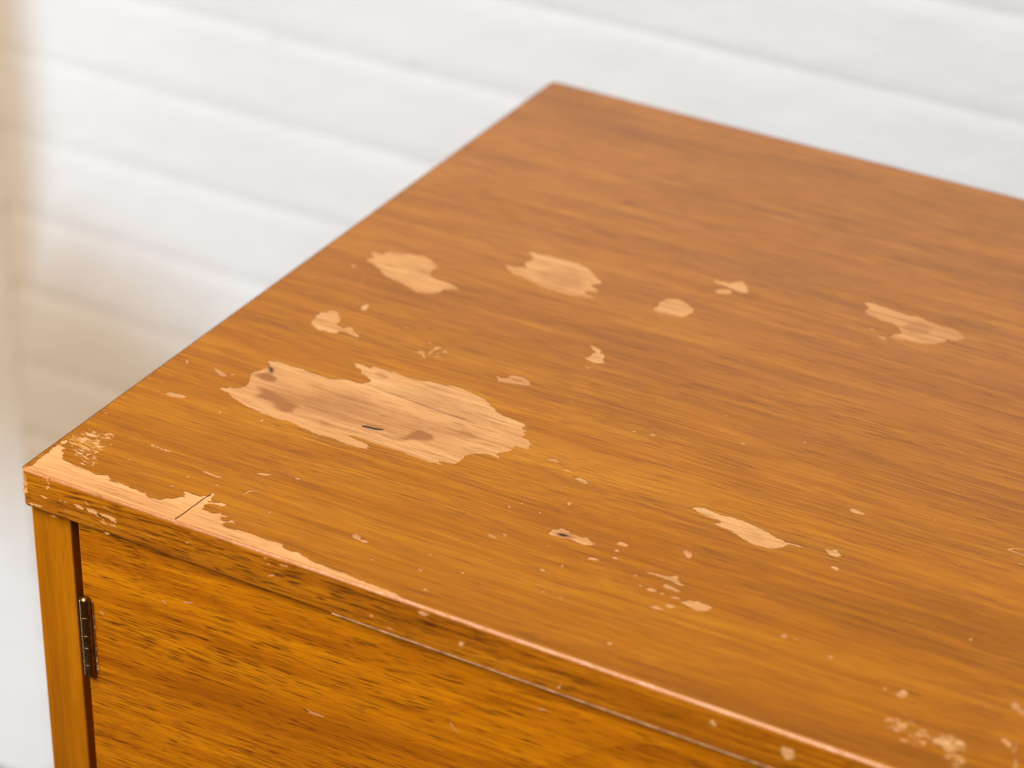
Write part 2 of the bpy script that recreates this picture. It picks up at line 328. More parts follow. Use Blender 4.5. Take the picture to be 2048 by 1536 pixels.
def grain_space(T, axis, offset, tilt):
    m = T.n.new('ShaderNodeMapping')
    T.l.new(T.coords(), m.inputs['Vector'])
    m.inputs['Location'].default_value = offset
    if axis == 'X': m.inputs['Rotation'].default_value = tilt
    else: m.inputs['Rotation'].default_value = (0, math.radians(90), 0)
    return m.outputs['Vector']

def wood(name, tones, axis='X', offset=(0, 0, 0), tilt=(0, 0, 0), rough=0.34, pores=0.6, warp=0.016,
         figure=0.5, streak=0.3, mottle=0.2, spread=0.17, arch=0.0, chips=(), chip_all=0.0, coat=0.0, spec=0.5, speckle=0.0, lines=0.46, fig_scale=(1.5, 30, 30), pore_dark=0.8, dents=0.0, line_scale=(16, 950, 950), pore_scale=(70, 1900, 1900)):
    """lacquered walnut: solid grain running along one axis, with small flecks where the lacquer has gone"""
    mat = bpy.data.materials.new(name); T = Tree(mat)
    v = grain_space(T, axis, offset, tilt)
    wn, wc = T.noise(v, (2.2, 9, 9), 2.0, 0.5)
    w2, wc2 = T.noise(v, (11, 45, 45), 2.0, 0.5)
    off = T.vmath('MULTIPLY', T.vmath('SUBTRACT', wc, (0.5, 0.5, 0.5)), (0.0, warp, warp))
    off2 = T.vmath('MULTIPLY', T.vmath('SUBTRACT', wc2, (0.5, 0.5, 0.5)), (0.0, warp * .16, warp * .16))
    g = T.vmath('ADD', T.vmath('ADD', v, off), off2)
    fig, _ = T.noise(g, fig_scale, 4.0, 0.6)
    if arch:
        s = T.n.new('ShaderNodeSeparateXYZ'); T.l.new(g, s.inputs[0])
        an, _ = T.noise(v, (3.0, 7, 7), 1.5, 0.45)
        ph = T.math('ADD', T.math('MULTIPLY', s.outputs[2], 40.0), T.math('MULTIPLY', an, arch))
        fr = T.math('FRACT', ph)                      # early wood fades into a sharp dark late-wood line
        ring = T.math('MULTIPLY', T.math('POWER', fr, 3.5), 0.13)
        fig = T.math('ADD', T.math('MULTIPLY', fig, 0.8), T.math('SUBTRACT', 0.20, ring))
    st, _ = T.noise(g, (3.5, 260, 260), 4.0, 0.66)
    mo, _ = T.noise(g, (9, 90, 90), 3.0, 0.6)
    fi, _ = T.noise(g, line_scale, 3.0, 0.74)
    po, _ = T.noise(g, pore_scale, 1.5, 0.6)
    pm, _ = T.noise(g, (6, 50, 50), 2.0, 0.5)
    tone = T.math('ADD', T.math('ADD', T.math('MULTIPLY', fig, figure), T.math('MULTIPLY', st, streak)), T.math('MULTIPLY', mo, mottle))
    tone = T.math('ADD', T.math('MULTIPLY', tone, 1.0 / (figure + streak + mottle)), T.math('MULTIPLY', T.math('SUBTRACT', fi, 0.5), lines))
    d, m_, l = tones
    col = T.ramp(tone, [(0.5 - spread, d), (0.5, m_), (0.5 + spread, l)])
    pthr = T.math('ADD', po, T.math('MULTIPLY', T.math('SUBTRACT', pm, 0.5), 0.26))
    pk = T.math('MULTIPLY', T.smooth(pthr, 0.54, 0.68), pores)
    col = T.mix(pk, col, tuple(c * pore_dark for c in d))
    chipk = None
    if chips or chip_all or speckle:
        obj = T.coords()
        cn, _ = T.noise(obj, (330, 1050, 1050), 3.0, 0.66)
        ct, _ = T.noise(obj, (110, 200, 200), 2.0, 0.6)
        zone = chip_all
        for (cx, cy, cz), (rx, ry, rz), k in chips:
            dv = T.vmath('MULTIPLY', T.vmath('SUBTRACT', obj, (cx, cy, cz)), (1 / rx, 1 / ry, 1 / rz))
            ln = T.n.new('ShaderNodeVectorMath'); ln.operation = 'LENGTH'; T.l.new(dv, ln.inputs[0])
            z = T.math('MULTIPLY', T.math('SUBTRACT', 1.0, T.smooth(ln.outputs['Value'], 0.55, 1.15)), k)
            zone = T.math('MAXIMUM', zone, z)
        f = T.math('ADD', T.math('ADD', T.math('MULTIPLY', cn, 0.72), T.math('MULTIPLY', ct, 0.28)), T.math('MULTIPLY', T.math('SUBTRACT', zone, 1.0), 0.28))
        chipk = T.smooth(f, 0.505, 0.545)
        col = T.mix(chipk, col, (0.70, 0.37, 0.145))
    if speckle:                                     # dust and pin-head nicks
        vo = T.n.new('ShaderNodeTexVoronoi'); vo.voronoi_dimensions = '3D'
        T.put(vo.inputs['Vector'], T.vmath('MULTIPLY', T.coords(), (1, 1, 1))); vo.inputs['Scale'].default_value = 85.0
        wh = T.n.new('ShaderNodeSeparateColor'); T.l.new(vo.outputs['Color'], wh.inputs[0])
        rad = T.math('MULTIPLY', T.math('SUBTRACT', wh.outputs[0], 0.55), 0.085)
        dot = T.smooth(T.math('SUBTRACT', rad, vo.outputs['Distance']), -0.006, 0.012)
        col = T.mix(T.math('MULTIPLY', dot, speckle), col, (0.78, 0.60, 0.44))
    T.l.new(col, T.bsdf.inputs['Base Color'])
    rn, _ = T.noise(v, (14, 30, 30), 3.0, 0.6)
    r = T.math('ADD', T.math('MULTIPLY', T.math('SUBTRACT', rn, 0.5), 0.16), rough)
    r = T.math('ADD', r, T.math('MULTIPLY', pk, 0.12))
    if chipk is not None: r = T.math('ADD', r, T.math('MULTIPLY', chipk, 0.25))
    T.l.new(r, T.bsdf.inputs['Roughness'])
    T.bsdf.inputs['Specular IOR Level'].default_value = spec
    hgt = T.math('SUBTRACT', T.math('MULTIPLY', fi, 0.5), pk)
    if dents:
        dn, _ = T.noise(T.coords(), (80, 260, 260), 4.0, 0.65)
        T.bump(T.math('ADD', T.math('MULTIPLY', dn, 6.0 * dents), hgt), 0.5, 0.00016)
    else:
        T.bump(hgt, 0.28, 0.00012)
    return mat

def bare_wood(name, offset=(0.0, 0.0, 0.0), gain=1.0):
    """raw veneer where the lacquer has flaked off, with water stains carried on the mesh"""
    mat = bpy.data.materials.new(name); T = Tree(mat)
    v = grain_space(T, 'X', offset, (0, 0, math.radians(-0.8)))
    wn, wc = T.noise(v, (4, 14, 14), 2.0, 0.5)
    g = T.vmath('ADD', v, T.vmath('MULTIPLY', T.vmath('SUBTRACT', wc, (0.5, 0.5, 0.5)), (0.0, 0.010, 0.010)))
    fig, _ = T.noise(g, (3, 48, 48), 4.0, 0.6)
    st, _ = T.noise(g, (7, 480, 480), 3.0, 0.7)
    fi, _ = T.noise(g, (30, 1000, 1000), 2.0, 0.6)
    po, _ = T.noise(g, (60, 1700, 1700), 1.5, 0.6)
    tone = T.math('ADD', T.math('ADD', T.math('MULTIPLY', fig, 0.42), T.math('MULTIPLY', st, 0.38)), T.math('MULTIPLY', fi, 0.2))
    b = [tuple(min(c * gain, 0.9) for c in q) for q in BARE]
    col = T.ramp(tone, [(0.34, b[0]), (0.47, b[1]), (0.60, b[2])])
    col = T.mix(T.math('MULTIPLY', T.smooth(po, 0.56, 0.70), 0.65), col, (0.24, 0.095, 0.030))
    a = T.n.new('ShaderNodeAttribute'); a.attribute_name = 'stain'
    c = T.n.new('ShaderNodeAttribute'); c.attribute_name = 'char'
    sn, _ = T.noise(g, (22, 260, 260), 4.0, 0.7)
    sb, _ = T.noise(v, (60, 90, 90), 3.0, 0.6)
    wob = T.math('ADD', T.math('MULTIPLY', T.math('SUBTRACT', sn, 0.5), 1.0), T.math('MULTIPLY', T.math('SUBTRACT', sb, 0.5), 0.7))
    sk = T.math('MULTIPLY', T.smooth(T.math('ADD', a.outputs['Fac'], T.math('MULTIPLY', wob, T.math('MULTIPLY', a.outputs['Fac'], 1.9))), 0.0, 0.95), 0.85)
    col = T.mix(sk, col, (0.30, 0.105, 0.026))
    ck = T.smooth(T.math('ADD', c.outputs['Fac'], T.math('MULTIPLY', wob, T.math('MULTIPLY', c.outputs['Fac'], 0.8))), 0.12, 0.85)
    col = T.mix(ck, col, (0.022, 0.013, 0.010))
    T.l.new(col, T.bsdf.inputs['Base Color'])
    T.bsdf.inputs['Roughness'].default_value = 0.58
    T.bsdf.inputs['Specular IOR Level'].default_value = 0.30
    T.bump(T.math('ADD', fi, st), 0.30, 0.00012)
    return mat

TOP_TONES = ((0.170, 0.047, 0.0026), (0.395, 0.124, 0.0042), (0.600, 0.230, 0.0100))
EDGE_TONES = ((0.060, 0.015, 0.0010), (0.370, 0.106, 0.0020), (0.680, 0.245, 0.0075))
DOOR_TONES = ((0.145, 0.035, 0.0008), (0.420, 0.116, 0.0010), (0.720, 0.252, 0.0025))
STILE_TONES = ((0.200, 0.052, 0.0010), (0.440, 0.136, 0.0012), (0.600, 0.215, 0.0030))
top_mat = wood('lacquered walnut top', TOP_TONES, 'X', (0.31, 0.13, 0.05), (0, 0, math.radians(-0.8)), rough=0.30, pores=0.50, spread=0.26, spec=0.38, figure=0.44, streak=0.28, mottle=0.28, fig_scale=(1.6, 13, 13), lines=0.58, line_scale=(17, 880, 880), pore_scale=(46, 1500, 1500), warp=0.022,
               chips=[((0.0085, 0.033, H), (0.0065, 0.012, 0.02), 0.95), ((0.0150, 0.038, H), (0.0080, 0.009, 0.02), 0.90), ((0.0165, 0.027, H), (0.0080, 0.010, 0.02), 0.97),
                      ((0.0225, 0.020, H), (0.0060, 0.007, 0.02), 0.90), ((0.0215, 0.034, H), (0.0045, 0.006, 0.02), 0.78),
                      ((0.3945, 0.0270, H), (0.0080, 0.0085, 0.02), 0.93), ((0.4050, 0.0245, H), (0.0090, 0.0060, 0.02), 0.90), ((0.4150, 0.0250, H), (0.0090, 0.0070, 0.02), 1.04),
                      ((0.4205, 0.0185, H), (0.0060, 0.0070, 0.02), 0.95), ((0.4000, 0.0170, H), (0.0110, 0.0050, 0.02), 0.76),
                      ((0.021, 0.012, H), (0.010, 0.004, 0.02), 0.55)], speckle=0.75)
edge_mat = wood('lacquered front edge', EDGE_TONES, 'X', (0.7, 0.2, 0.33), (0, math.radians(2.0), 0), rough=0.38, lines=0.5, pores=0.8, spread=0.20, spec=0.16, pore_dark=0.8, pore_scale=(90, 1500, 1500), warp=0.010,
                figure=0.35, streak=0.3, mottle=0.35,
                chips=[((0.032, 0, H - 0.0115), (0.018, 0.01, 0.0085), 0.72), ((0.012, 0, H - 0.0185), (0.015, 0.01, 0.0022), 0.75),
                       ((0.075, 0, H - 0.0185), (0.045, 0.01, 0.0022), 0.62), ((0.15, 0, H - 0.016), (0.06, 0.01, 0.004), 0.50),
                       ((0.0005, 0, H - 0.010), (0.0022, 0.01, 0.010), 0.85)], chip_all=0.34)
door_mat = wood('lacquered door veneer', DOOR_TONES, 'X', (0.9, 0.5, 0.71), (0, math.radians(2.2), 0), rough=0.42, lines=0.36, pores=0.90, spread=0.215, warp=0.020, spec=0.15, pore_dark=0.7, fig_scale=(2.0, 24, 24),
                figure=0.42, streak=0.34, mottle=0.24, arch=7.0, chip_all=0.30)
stile_mat = wood('lacquered upright', STILE_TONES, 'Z', (0.2, 0.4, 0.9), spec=0.14, rough=0.38, lines=0.2, pores=0.25, spread=0.18, warp=0.012,
                 figure=0.55, streak=0.15, mottle=0.3, chip_all=0.22)
band_mat = wood('dark edge band', ((0.035, 0.009, 0.003), (0.095, 0.027, 0.007), (0.20, 0.066, 0.017)), 'X', (1.1, 0.2, 0.1), rough=0.42, pores=0.4, chip_all=0.25, spec=0.3)
arris_mat = wood('worn front arris', ((0.32, 0.100, 0.022), (0.47, 0.170, 0.045), (0.66, 0.30, 0.10)), 'X', (0.1, 0.6, 0.3), rough=0.25, dents=1.6, pores=0.15, spread=0.22, chip_all=0.3)
flake_mat = wood('broken lacquer edge', ((0.06, 0.018, 0.005), (0.13, 0.042, 0.010), (0.2, 0.07, 0.016)), rough=0.4)
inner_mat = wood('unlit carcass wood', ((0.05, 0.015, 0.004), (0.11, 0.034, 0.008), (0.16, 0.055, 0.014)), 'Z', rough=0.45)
bare_mat = bare_wood('bare veneer')
bare_pale = bare_wood('bare veneer pale', (0.4, 0.1, 0.2), 1.14)

def plain(name, colour, rough, metal=0.0, bump=0.0, scale=300.0, vary=0.12):
    mat = bpy.data.materials.new(name); T = Tree(mat)
    n, _ = T.noise(T.coords(), (scale,) * 3, 3.0, 0.6)
    col = T.ramp(n, [(0.3, tuple(c * (1 - vary) for c in colour)), (0.7, tuple(min(1, c * (1 + vary)) for c in colour))])
    T.l.new(col, T.bsdf.inputs['Base Color'])
    T.bsdf.inputs['Roughness'].default_value = rough; T.bsdf.inputs['Metallic'].default_value = metal
    if bump: T.bump(n, 0.3, bump)
    return mat
brass_mat = plain('aged brass', (0.23, 0.130, 0.048), 0.33, 1.0, 0.00005, 420.0, 0.5)
gash_mat = plain('dark gash', (0.16, 0.050, 0.018), 0.6, 0.0, 0.0001, 900.0, 0.4)
pale_line = plain('pale edge line', (0.50, 0.29, 0.14), 0.45, 0.0, 0.0, 160.0, 0.6)

def painted(name, zone):
    """white emulsion over brick and plaster, the paint worn to beige near the foot of the wall's end"""
    mat = bpy.data.materials.new(name); T = Tree(mat)
    pos = T.n.new('ShaderNodeNewGeometry').outputs['Position']
    n1, _ = T.noise(pos, (9, 9, 9), 4.0, 0.6)
    n2, _ = T.noise(pos, (160, 160, 160), 4.0, 0.6)
    col = T.ramp(n1, [(0.3, (0.71, 0.722, 0.730)), (0.7, (0.75, 0.762, 0.770))])
    s = T.n.new('ShaderNodeSeparateXYZ'); T.l.new(pos, s.inputs[0])
    n3, _ = T.noise(pos, (5, 5, 5), 2.0, 0.5)
    n4, _ = T.noise(pos, (16, 16, 34), 2.0, 0.5)
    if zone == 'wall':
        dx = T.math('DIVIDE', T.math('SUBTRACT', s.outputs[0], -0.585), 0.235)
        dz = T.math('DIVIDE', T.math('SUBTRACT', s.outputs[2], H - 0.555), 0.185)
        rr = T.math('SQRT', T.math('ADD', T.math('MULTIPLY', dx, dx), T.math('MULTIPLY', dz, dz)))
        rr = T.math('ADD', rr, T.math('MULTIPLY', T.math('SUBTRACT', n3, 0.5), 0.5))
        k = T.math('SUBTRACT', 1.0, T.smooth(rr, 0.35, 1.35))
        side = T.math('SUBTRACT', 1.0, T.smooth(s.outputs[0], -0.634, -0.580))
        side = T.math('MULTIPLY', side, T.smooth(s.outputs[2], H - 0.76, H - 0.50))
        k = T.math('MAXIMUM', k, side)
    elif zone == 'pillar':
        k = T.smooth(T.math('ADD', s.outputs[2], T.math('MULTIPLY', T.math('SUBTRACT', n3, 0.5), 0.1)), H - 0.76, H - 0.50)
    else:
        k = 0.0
    col = T.mix(k, col, (0.50, 0.385, 0.266))  # soft-edged beige area blended over the white
    T.l.new(col, T.bsdf.inputs['Base Color'])
    T.bsdf.inputs['Roughness'].default_value = 0.55
    T.bump(T.math('ADD', n2, T.math('MULTIPLY', n4, 3.0)), 0.5, 0.0009)
    return mat
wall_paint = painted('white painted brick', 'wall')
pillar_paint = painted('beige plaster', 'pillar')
floor_paint = wood('dark floor boards', ((0.05, 0.03, 0.02), (0.10, 0.06, 0.038), (0.15, 0.09, 0.06)), rough=0.5)

# ------------------------------------------------------------------ mesh helpers
def link(name, mesh, mats=(), parent=None):
    o = bpy.data.objects.new(name, mesh); COL.objects.link(o)
    for m in mats:
        if m.name not in [q.name for q in mesh.materials if q]: mesh.materials.append(m)
    if parent: o.parent = parent
    return o
def mesh_obj(name, bm, mats, parent=None, smooth=False):
    me = bpy.data.meshes.new(name); bm.normal_update(); bm.to_mesh(me); bm.free()
    if smooth: me.polygons.foreach_set('use_smooth', [True] * len(me.polygons))
    return link(name, me, mats, parent)
def box(name, lo, hi, mats, parent=None, bevel=0.0006, segs=2):
    bm = bmesh.new(); bmesh.ops.create_cube(bm, size=1.0)
    for v in bm.verts: v.co = Vector([lo[i] + (v.co[i] + .5) * (hi[i] - lo[i]) for i in range(3)])
    if bevel: bmesh.ops.bevel(bm, geom=bm.edges[:], offset=bevel, segments=segs, profile=0.5, affect='EDGES')
    return mesh_obj(name, bm, mats, parent)
def lathe(name, prof, centre, mats, parent=None, n=24):
    bm = bmesh.new(); rings = []
    for r, z in prof:
        rings.append([bm.verts.new((centre[0] + max(r, 1e-6) * math.cos(2 * math.pi * i / n), centre[1] + max(r, 1e-6) * math.sin(2 * math.pi * i / n), centre[2] + z)) for i in range(n)])
    for a, b in zip(rings, rings[1:]):
        for i in range(n): bm.faces.new((a[i], a[(i + 1) % n], b[(i + 1) % n], b[i]))
    bm.faces.new([bm.verts.new(v.co) for v in rings[0]]); bm.faces.new([bm.verts.new(v.co) for v in rings[-1]])
    bmesh.ops.recalc_face_normals(bm, faces=bm.faces[:])
    return mesh_obj(name, bm, mats, parent, True)
def thing(name, label, cat, loc=(0, 0, 0)):
    o = bpy.data.objects.new(name, None); COL.objects.link(o); o.location = loc
    o['label'] = label; o['category'] = cat
    return o

# ------------------------------------------------------------------ the setting: floor, wall, pillar
WALL_Y = 0.75
END_X = -0.640
floor = box('floor', (-4, -4, -0.05), (4, 4, 0.0), [floor_paint], bevel=0); floor['kind'] = 'structure'
z_top = H - 0.101 - 13 * 0.0685 + 20 * 0.0685
wall = thing('brick_wall', 'white painted brick wall out of focus behind the cabinet', 'wall', (0.5, WALL_Y, 0))
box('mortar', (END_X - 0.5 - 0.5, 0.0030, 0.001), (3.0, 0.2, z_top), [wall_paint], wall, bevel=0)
rng = random.Random(5)
COURSE, LENGTH = 0.0685, 0.222
bricks = []
for k in range(5):
    bm = bmesh.new()
    hl, hh = LENGTH / 2 + 0.0004, COURSE / 2 + 0.0012
    def ring(dx, dz, y, j):
        r2 = []
        for sx, sz in ((-1, -1), (0, -1), (1, -1), (1, 1), (0, 1), (-1, 1)):
            r2.append(bm.verts.new((sx * hl, y + rng.uniform(-j, j) * .06, sz * (hh - dz) + rng.uniform(-j, j))))
        return r2
    rs = [ring(0, 0, 0.0013, .0004), ring(0, 0.0062, 0.00040, .0026), ring(0, 0.0125, 0.00004, .0012), ring(0, 0.020, 0.0, .0002)]
    edge = [bm.verts.new(v.co) for v in rs[0]]
    for a, b in [([bm.verts.new((v.co.x, 0.03, v.co.z)) for v in edge], edge)] + list(zip(rs, rs[1:])):
        for i in (0, 1, 3, 4): bm.faces.new((a[i], a[(i + 1) % 6], b[(i + 1) % 6], b[i]))
    bm.faces.new(rs[-1])
    bmesh.ops.recalc_face_normals(bm, faces=bm.faces[:])
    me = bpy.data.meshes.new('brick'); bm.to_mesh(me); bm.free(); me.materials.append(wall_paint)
    me.polygons.foreach_set('use_smooth', [abs(p.normal.x) < 0.5 and abs(p.normal.z) < 0.9 for p in me.polygons])
    bricks.append(me)
z0 = H - 0.101 - 13 * COURSE
for c in range(-1, 20):
    zc = z0 + (c + 0.5) * COURSE
    if zc - COURSE / 2 < 0.0: continue
    for i in range(-1, 9):
        xc = END_X + LENGTH * (i + (0.5 if c % 2 else 0.02)) + 0.033 - 0.0
        o = bpy.data.objects.new('brick', rng.choice(bricks)); COL.objects.link(o); o.parent = wall
        o.location = (xc - 0.5, rng.uniform(-.00005, .00005), zc + rng.uniform(-.0006, .0006))
        o.rotation_euler = (rng.uniform(-.001, .001), rng.uniform(-.002, .002), rng.uniform(-.0005, .0005))
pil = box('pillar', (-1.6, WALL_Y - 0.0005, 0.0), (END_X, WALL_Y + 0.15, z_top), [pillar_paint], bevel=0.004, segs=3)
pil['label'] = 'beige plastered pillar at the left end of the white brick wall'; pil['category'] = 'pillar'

# ------------------------------------------------------------------ the cabinet
cab = thing('cabinet', 'worn walnut cabinet with flaking lacquer on its top', 'cabinet')

def rounded_loop(inset, n=6, R=0.003):
    r = max(R - inset, 0.0003); x0, x1, y0, y1 = inset, TOP_LEN - inset, inset, TOP_DEPTH - inset
    pts = []
    for cx, cy, a0 in ((x0 + r, y0 + r, 180), (x1 - r, y0 + r, 270), (x1 - r, y1 - r, 0), (x0 + r, y1 - r, 90)):
        for i in range(n + 1):
            a = math.radians(a0 + 90 * i / n); pts.append((cx + r * math.cos(a), cy + r * math.sin(a)))
    return pts

def ragged(poly, seed, fray=1.0):
    """resample an outline finely and fray it, more along the grain than across it"""
    rg = np.random.RandomState(seed)
    P = np.array(poly); size = max(np.ptp(P[:, 0]), np.ptp(P[:, 1]))
    step = 0.0006 if size > 0.010 else 0.0003 if size > 0.004 else 0.00018
    amp = 0.00042 if size > 0.010 else 0.00016 if size > 0.004 else 0.00007
    out = []
    for a, b in zip(P, np.roll(P, -1, 0)):
        n = max(1, int(np.hypot(*(b - a)) / step))
        for i in range(n): out.append(a + (b - a) * i / n)
    out = np.array(out); n = len(out)
    def wob():
        w = rg.randn(n); s = (w + np.roll(w, 1) + np.roll(w, -1)) / 1.7
        return 0.55 * s + 0.45 * w
    sm = out.copy()
    for _ in range(1): sm = (np.roll(sm, 1, 0) + 2 * sm + np.roll(sm, -1, 0)) / 4
    amp *= fray; sm[:, 0] += wob() * amp; sm[:, 1] += wob() * amp * 0.38
    return sm

def inside(poly, pts):
    P = np.array(poly); Q = np.roll(P, -1, 0); x, y = pts[:, 0], pts[:, 1]; r = np.zeros(len(pts), bool)
    for (x1, y1), (x2, y2) in zip(P, Q):
        if y1 == y2: continue
        c = ((y1 > y) != (y2 > y)) & (x < (x2 - x1) * (y - y1) / (y2 - y1) + x1); r ^= c
    return r
def dist_to(poly, pts):
    P = np.array(poly); Q = np.roll(P, -1, 0); d = np.full(len(pts), 9.0)
    for a, b in zip(P, Q):
        ab = b - a; t = np.clip(((pts - a) @ ab) / max(ab @ ab, 1e-14), 0, 1)
        d = np.minimum(d, np.hypot(*(pts - (a + t[:, None] * ab)).T))
    return d

OUT_R = 0.0013
outer = rounded_loop(OUT_R)
verts2, faces2 = [], []
def add_face(pts):
    i = len(verts2); verts2.extend([(float(a), float(b)) for a, b in pts]); faces2.append(list(range(i, i + len(pts))))
add_face(outer)
for k, (n, poly) in enumerate(PATCHES): add_face(ragged(poly, 11 + k))
gash = [(0.0797, 0.0016), (0.0802, 0.0055), (0.0804, 0.0090), (0.0805, 0.0125), (0.0807, 0.0158), (0.0808, 0.0204), (0.0816, 0.0240), (0.0821, 0.0268),
        (0.0820, 0.0240), (0.0815, 0.0204), (0.0814, 0.0158), (0.0811, 0.0125), (0.0811, 0.0090), (0.0809, 0.0055), (0.0806, 0.0016)]
add_face(gash)
GASH = len(faces2) - 1
for k, (n, poly) in enumerate(PATCHES):
    if n in ('big', 'upper_mid', 'right_far', 'knot', 'gouge', 'upper_left'):
        P = np.array(poly); s = 0.0009
        gx, gy = np.meshgrid(np.arange(P[:, 0].min(), P[:, 0].max(), s), np.arange(P[:, 1].min(), P[:, 1].max(), s))
        g = np.stack([gx.ravel(), gy.ravel()], 1); g += np.random.RandomState(k).uniform(-.3, .3, g.shape) * s
        g = g[inside(poly, g)]; g = g[dist_to(poly, g) > 0.0009]
        verts2.extend([(float(a), float(b)) for a, b in g])
for poly in [q for _, _, q in STAINS['char']]:      # finer points where the marks are fine
    P = np.array(poly); s = 0.0003
    gx, gy = np.meshgrid(np.arange(P[:, 0].min() - .0006, P[:, 0].max() + .0006, s), np.arange(P[:, 1].min() - .0006, P[:, 1].max() + .0006, s))
    g = np.stack([gx.ravel(), gy.ravel()], 1); g = g[inside(poly, g) | (dist_to(poly, g) < 0.0006)]
    verts2.extend([(float(a), float(b)) for a, b in g])
V, E, F, oV, oE, oF = delaunay_2d_cdt([Vector(v) for v in verts2], [], faces2, 1, 1e-7)
V = np.array([(v.x, v.y) for v in V])
FILM, CUT = 0.00020, 0.0005
groups = {}
F = [list(f) for f in F]
cen = np.array([V[f].mean(0) for f in F])
owner = np.where(inside(outer, cen), 0, -1)
for k, idx in enumerate(faces2):
    if k == 0: continue
    P = np.array([verts2[i] for i in idx]); lo, hi = P.min(0), P.max(0)
    c = np.where(((cen >= lo) & (cen <= hi)).all(1) & (owner >= 0))[0]
    owner[c[inside(P, cen[c])]] = k
level = []
for f, k in zip(F, owner):
    if k < 0: level.append(None); continue
    groups.setdefault(int(k), []).append(f); level.append(0.0 if k == 0 else -CUT if k == GASH else -FILM)

# the board: rounded rim, underside and the lacquered face with the holes in it
bm = bmesh.new()
ARC = [math.radians(a) for a in (0, 15, 30, 45, 60, 75, 90)]
prof = [(OUT_R * (1 - math.sin(a)), -OUT_R * (1 - math.cos(a))) for a in ARC]
r2 = 0.0014
prof += [(r2 * (1 - math.cos(a)), -TOP_THICK + r2 * (1 - math.sin(a))) for a in ARC]
rings = [[bm.verts.new((x, y, H + z)) for x, y in rounded_loop(i)] for i, z in prof]
for a, b in zip(rings, rings[1:]):
    n = len(a)
    for i in range(n):
        f = bm.faces.new((a[i], b[i], b[(i + 1) % n], a[(i + 1) % n])); f.normal_update(); f.smooth = True
        nn = f.normal
        if abs(nn.x) > abs(nn.y) and abs(nn.x) > 0.25: f.material_index = 3
        elif nn.z > 0.10 and nn.y < 0: f.material_index = 2
        elif nn.y < 0 or abs(nn.z) < 0.5: f.material_index = 1
        else: f.material_index = 3
f = bm.faces.new(rings[-1]); f.material_index = 1
bv = {}
def vert(i, z):
    if (i, z) not in bv: bv[(i, z)] = bm.verts.new((V[i][0], V[i][1], H + z))
    return bv[(i, z)]
for t in groups[0]:
    f = bm.faces.new([vert(i, 0.0) for i in t]); f.normal_update()
    if f.normal.z < 0: f.normal_flip()
edges = {}
for f, z in zip(F, level):
    if z is None: continue
    for a, b in zip(f, list(f[1:]) + [f[0]]): edges.setdefault((min(a, b), max(a, b)), []).append(z)
for (a, b), zs in edges.items():
    hi, lo = (max(zs), min(zs)) if len(zs) == 2 else (0.0, zs[0])
    if hi - lo > 1e-6:
        try: f = bm.faces.new((vert(a, hi), vert(b, hi), vert(b, lo), vert(a, lo))); f.material_index = 4
        except ValueError: pass
top = mesh_obj('top_board', bm, [top_mat, edge_mat, arris_mat, band_mat, flake_mat], cab)

PART_LABELS = {'big': 'large ragged patch of bare wood with brown stains', 'upper_left': 'bare patch near the left edge with a tail',
               'upper_mid': 'bare patch with a brownish middle', 'tail': 'small bare patch with a tail to the right', 'round': 'small round bare patch',
               'right_far': 'bare patch with a notch on its left', 'leaf': 'long leaf-shaped bare patch', 'knot': 'small bare patch with a dark knot',
               'gouge': 'small bare patch with a dark middle', 'strip': 'strip of bare wood worn along the front edge at the corner'}
for key, tris in sorted(groups.items()):
    if key == 0: continue
    ids = sorted({i for t in tris for i in t}); ix = {i: k for k, i in enumerate(ids)}
    z = -CUT if key == GASH else -FILM
    me = bpy.data.meshes.new('worn_patch')
    tt = []
    for t in tris:
        a, b, c = (V[i] for i in t[:3])
        tt.append([ix[i] for i in (t if np.cross(b - a, c - a) > 0 else t[::-1])])
    me.from_pydata([(V[i][0], V[i][1], H + z) for i in ids], [], tt)
    pts = V[ids]
    for att, src in (('stain', 'brown'), ('char', 'char')):
        val = np.zeros(len(ids))
        for s, soft, poly in STAINS[src]:
            near = (pts[:, 0] > min(q[0] for q in poly) - .01) & (pts[:, 0] < max(q[0] for q in poly) + .01)
            if not near.any(): continue
            d = dist_to(poly, pts); ins = inside(poly, pts); sd = np.where(ins, -d, d)
            val = np.maximum(val, s * np.clip(0.5 - sd / (2 * soft), 0, 1) * (d < .02))
        A = me.attributes.new(att, 'FLOAT', 'POINT'); A.data.foreach_set('value', val.astype(np.float32))
    nm = PATCHES[key - 1][0] if key != GASH else ''
    o = link('gash' if key == GASH else 'worn_patch', me, [gash_mat if key == GASH else bare_pale if nm == 'strip' else bare_mat], top)
    if nm in PART_LABELS: o['label'] = PART_LABELS[nm]

def chip_sheet(name, polys, y, parent, mat, seed):
    """tiny flakes too small to pick apart, joined"""
    bm = bmesh.new()
    for k, q in enumerate(polys):
        P = ragged(q, seed + k, 1.6); yy = y - 0.00004 - 0.000004 * k
        tri = delaunay_2d_cdt([Vector(v) for v in P], [], [list(range(len(P)))], 1, 1e-7)
        vs = [bm.verts.new((v.x, yy, H + v.y)) for v in tri[0]]
        for f in tri[2]:
            fc = bm.faces.new([vs[i] for i in f]); fc.normal_update()
            if fc.normal.y > 0: fc.normal_flip()
    o = mesh_obj(name, bm, [mat], parent); o['kind'] = 'stuff'
    return o
chip_sheet('lacquer_chips', [q for q in EDGE_CHIPS if q[0][0] < 0.045], 0.0, top, bare_pale, 300)
chip_sheet('lacquer_chips', [q for q in EDGE_CHIPS if q[0][0] >= 0.045 and min(z for _, z in q) > -0.0178], 0.0, top, bare_mat, 400)

